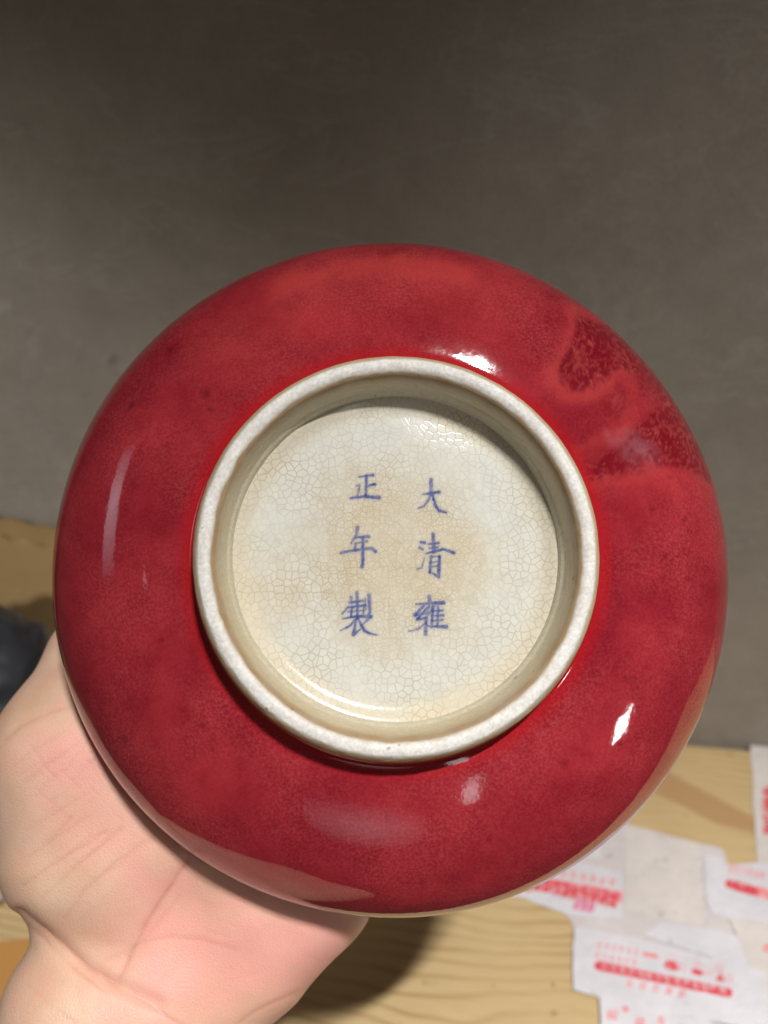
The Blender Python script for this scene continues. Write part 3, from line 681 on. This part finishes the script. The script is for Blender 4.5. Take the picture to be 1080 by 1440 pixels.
c = n.mix(n.ramp(n.noise(40, 4, .6), [(.3, 0.0), (.7, 1.0)]), lin(212, 172, 140), lin(230, 196, 172))
c = n.mix(n.attr('pink'), c, lin(242, 172, 162))
c = n.mix(n.math('MULTIPLY', n.ramp(n.noise(130, 4, .65), [(.42, 0.0), (.68, 1.0)]), .30), c, lin(232, 164, 152))
c = n.mix(n.math('MULTIPLY', n.attr('crease'), .46), c, lin(188, 112, 92))
v = n.n('ShaderNodeTexVoronoi', feature='DISTANCE_TO_EDGE'); n.set(v, Scale=1300.0); n.l(co, v.inputs['Vector'])
pores = n.ramp(v.outputs['Distance'], [(0.0, 0.0), (.18, 1.0)])
mpk = n.n('ShaderNodeMapping'); n.l(co, mpk.inputs[0]); mpk.inputs['Scale'].default_value = (900, 300, 300); mpk.inputs['Rotation'].default_value = (.2, .9, .6)
rid = n.noise(1.0, 3, .6, mpk.outputs[0])
n.P(Base_Color=c, Roughness=n.ramp(n.noise(220, 3), [(.3, .40), (.7, .55)]), Specular_IOR_Level=.45, Subsurface_Weight=.28, Subsurface_Scale=.004, Normal=n.bump(n.math('ADD', pores, n.math('MULTIPLY', rid, 1.1)),   .27, .00020))
n.b.inputs['Subsurface Radius'].default_value = (1.0, .35, .18)
M_SKIN = n.m
cen_ = Hw.mean(0)
hand = mesh_obj('hand', Hw - cen_, np.ascontiguousarray(HF_), M_SKIN, None, attrs={'pink': pink, 'crease': np.clip(deep, 0, 1)})
hand.location = cen_
tag(hand, 'bare left hand and wrist, palm up, holding the red bowl from below and behind', 'hand')

# ------------------------------------------------------------------ things at the left
def free_box(name, corners_uv, z0, z1): pass
n = NT('corrugated_card')
co = n.tc.outputs['Object']
mp = n.n('ShaderNodeMapping'); n.l(co, mp.inputs[0]); mp.inputs['Scale'].default_value = (8, 8, 160)
c = n.mix(n.noise(14, 4, .6), lin(176, 146, 102), lin(198, 168, 120))
c = n.mix(n.math('MULTIPLY', n.noise(1.0, 3, .6, mp.outputs[0]), .3), c, lin(140, 112, 74))
c = n.mix(n.math('MULTIPLY', n.ramp(n.noise(1100, 2, .7), [(.4, 1.0), (.65, 0.0)]), .25), c, lin(120, 92, 58))
n.P(Base_Color=c, Roughness=.85, Specular_IOR_Level=.2, Normal=n.bump(n.noise(300, 3, .6), .3, .0004)); M_CARD = n.m
u0 = table_uv(on_plane(0, 740, wn, np.dot(wn, base) + .045))
Pl = on_plane(0, 757, wn, np.dot(wn, base) + .024); Pr = on_plane(72, 772, wn, np.dot(wn, base) + .024)
HC = (Pl[2] + Pr[2]) / 2; uL = table_uv(Pl)[0] - .20; uR = table_uv(Pr)[0] + .055
box_e = bpy.data.objects.new('cardboard_box', None); COL.objects.link(box_e); box_e.location = table_pt((uL + uR) / 2, 0.014, .0004); box_e.rotation_euler = (0, 0, ang)
tag(box_e, 'flat tan cardboard box standing upright against the wall at the left', 'box')
hw_ = (uR - uL) / 2; th = .003
def card_panel(name, a, b, z1f, parent):      # upright sheet from a to b with an uneven torn top edge
    a = np.array(a, float); b = np.array(b, float); k = 60; t = np.linspace(0, 1, k)
    nrm = np.array([-(b - a)[1], (b - a)[0]]); nrm /= np.linalg.norm(nrm)
    V_ = []
    for s_ in (-.5, .5):
        for i in range(k):
            p = a + (b - a) * t[i] + nrm * th * s_; V_.append((p[0], p[1], 0)); V_.append((p[0], p[1], z1f(p[0]) + .0006 * math.sin(i * 1.7 + s_) + random.uniform(-.0004, .0004)))
    f = []
    for i in range(k - 1):
        j = 2 * i; f.append((j, j + 2, j + 3, j + 1)); q = 2 * k + j; f.append((q, q + 1, q + 3, q + 2)); f.append((j + 1, j + 3, q + 3, q + 1)); f.append((j, q, q + 2, j + 2))
    f.append((0, 1, 2 * k + 1, 2 * k)); e = 2 * k - 2; f.append((e, 2 * k + e, 2 * k + e + 1, e + 1))
    return mesh_obj(name, V_, f, M_CARD, parent, smooth=False)
sl = (Pr[2] - Pl[2]) / (table_uv(Pr)[0] - table_uv(Pl)[0])
cu = (uL + uR) / 2
ftop = lambda x: Pl[2] + sl * (x + cu - table_uv(Pl)[0])
yf = -.0095; yb = .0095                      # local y: + is towards the wall
card_panel('front_panel', (-hw_, yf), (hw_, yf), ftop, box_e)
card_panel('back_panel', (-hw_, yb), (hw_, yb), lambda x: ftop(x) - .002, box_e)
for s_ in (-1, 1): card_panel('side_panel', (s_ * (hw_ - .0016), yf + .0017), (s_ * (hw_ - .0016), yb - .0017), lambda x: ftop(s_ * hw_) - .006, box_e)
fl = []; k_ = 50
for dz_ in (0, -.0028):
    for y_ in (yf + .0016, yb - .0016):
        for i in range(k_):
            x_ = -hw_ + .004 + (2 * hw_ - .008) * i / (k_ - 1); fl.append((x_, y_, ftop(x_) - .0010 + dz_ + .0006 * math.sin(i * .9 + y_ * 80)))
ff = [(i, i + 1, k_ + i + 1, k_ + i) for i in range(k_ - 1)] + [(2 * k_ + i, 3 * k_ + i, 3 * k_ + i + 1, 2 * k_ + i + 1) for i in range(k_ - 1)]
mesh_obj('flap', fl, ff, M_CARD, box_e, smooth=False)
box('bottom_panel', (-hw_ + .004, yf + .002, .0002), (hw_ - .004, yb - .002, .003), M_CARD, box_e, .0003)

def blob_mesh(name, parts, k, hs, mat, noise_amp, noise_sc, label, cat, z_floor=0.0006, seed=0, ridge_=True):
    c_ = np.array([p[0] for p in parts] + [p[2] for p in parts]); r_ = max(max(p[1], p[3]) for p in parts)
    lo_ = c_.min(0) - r_ - .01; hi_ = c_.max(0) + r_ + .01
    ax = [np.arange(lo_[i], hi_[i], hs) for i in range(3)]; g = np.stack(np.meshgrid(*ax, indexing='ij'), -1)
    D_ = None
    for a, ra, b, rb in parts:
        a = np.array(a); b = np.array(b); ab = b - a; t = np.clip(((g - a) @ ab) / (ab @ ab + 1e-9), 0, 1)
        d = np.linalg.norm(g - (a + t[..., None] * ab), axis=-1) - (ra + (rb - ra) * t)
        D_ = d if D_ is None else (lambda hh: d + (D_ - d) * hh - k * hh * (1 - hh))(np.clip(.5 + .5 * (d - D_) / k, 0, 1))
    gf = g.reshape(-1, 3)
    nz_ = np.abs(fbm(gf[:, [0, 2]] + gf[:, [1, 1]] * .6, noise_sc, 3, seed) - .5) * 2 + .5 * (np.abs(fbm(gf[:, [1, 2]], noise_sc * 1.7, 2, seed + 5) - .5) * 2)
    D_ = D_ + noise_amp * (nz_.reshape(D_.shape) - .4)
    D_ = np.maximum(D_, z_floor - g[..., 2])
    wv_ = (g - base) @ wn; D_ = np.maximum(D_, .003 - wv_)
    gr_ = openvdb.FloatGrid(1.0); gr_.copyFromArray((D_ / hs).clip(-3, 3).astype(np.float32))
    p_, t_, q_ = gr_.convertToPolygons(isovalue=0.0, adaptivity=0.0); p_ = p_ * hs + lo_; q_ = np.asarray(q_)
    v0, v1, v2 = (p_[q_[:, i]] - p_.mean(0) for i in range(3))
    if np.einsum('ij,ij->i', v0, np.cross(v1, v2)).sum() < 0: q_ = np.ascontiguousarray(q_[:, ::-1])
    o_ = np.array([p_[:, 0].mean(), p_[:, 1].mean(), p_[:, 2].min()])
    ob = mesh_obj(name, p_ - o_, q_, mat); ob.location = o_
    m_ = ob.modifiers.new('smooth', 'SMOOTH'); m_.iterations = 3
    return tag(ob, label, cat)
n = NT('black_cloth')
c = n.mix(n.noise(60, 4, .6), (.006, .007, .010), (.018, .021, .030))
n.P(Base_Color=c, Roughness=.6, Sheen_Weight=.15, Normal=n.bump(n.noise(1400, 2), .3, .0004)); M_BLK = n.m
n = NT('white_plastic_film')
c = n.mix(n.noise(50, 4, .6), lin(205, 214, 226), lin(232, 236, 240)); n.P(Base_Color=c, Roughness=.3, Normal=n.bump(n.noise(80, 4, .6), .5, .004)); M_WP = n.m
def tpt(px, py, v): return on_plane(px, py, wn, np.dot(wn, base) + v)
q = lambda px, py, v: tuple(tpt(px, py, v))
blob_mesh('black_bag', [(q(-60, 930, .085), .034, q(-2, 948, .085), .026), (q(-2, 948, .085), .028, q(0, 1010, .095), .034), (q(-90, 1010, .09), .05, q(-20, 1040, .10), .032), (q(-120, 1100, .10), .05, q(-45, 1120, .10), .030)], .012, .0026, M_BLK, .010, 34, 'crumpled black cloth bag in front of the cardboard box', 'bag', seed=3)
pt_ = on_table(-40, 1255)
blob_mesh('white_plastic_bag', [((pt_[0] - .03, pt_[1], .018), .022, (pt_[0] + .006, pt_[1], .012), .016)], .006, .0018, M_WP, .006, 70, 'small white plastic bag lying beside the wrist', 'bag', seed=8)

n = NT('orange_card')
c = n.mix(n.noise(40, 4, .6), lin(172, 122, 60), lin(190, 140, 78)); n.P(Base_Color=c, Roughness=.8, Normal=n.bump(n.noise(400, 3), .3, .0005)); M_OC = n.m
pp = px_poly_table([(-120, 1322), (-20, 1326), (60, 1318), (90, 1400), (96, 1490), (-120, 1490)], .0016); m_ = len(pp); o_ = pp.mean(0); o_[2] = .0002
lowp = pp.copy(); lowp[:, 2] = .0002
card = mesh_obj('card_sheet', np.concatenate([pp, lowp]) - o_, [list(range(m_))[::-1], list(range(m_, 2 * m_))] + [[i, (i + 1) % m_, (i + 1) % m_ + m_, i + m_] for i in range(m_)], M_OC, smooth=False)
card.location = o_; tag(card, 'small orange brown sheet of card on the table behind the wrist', 'card')
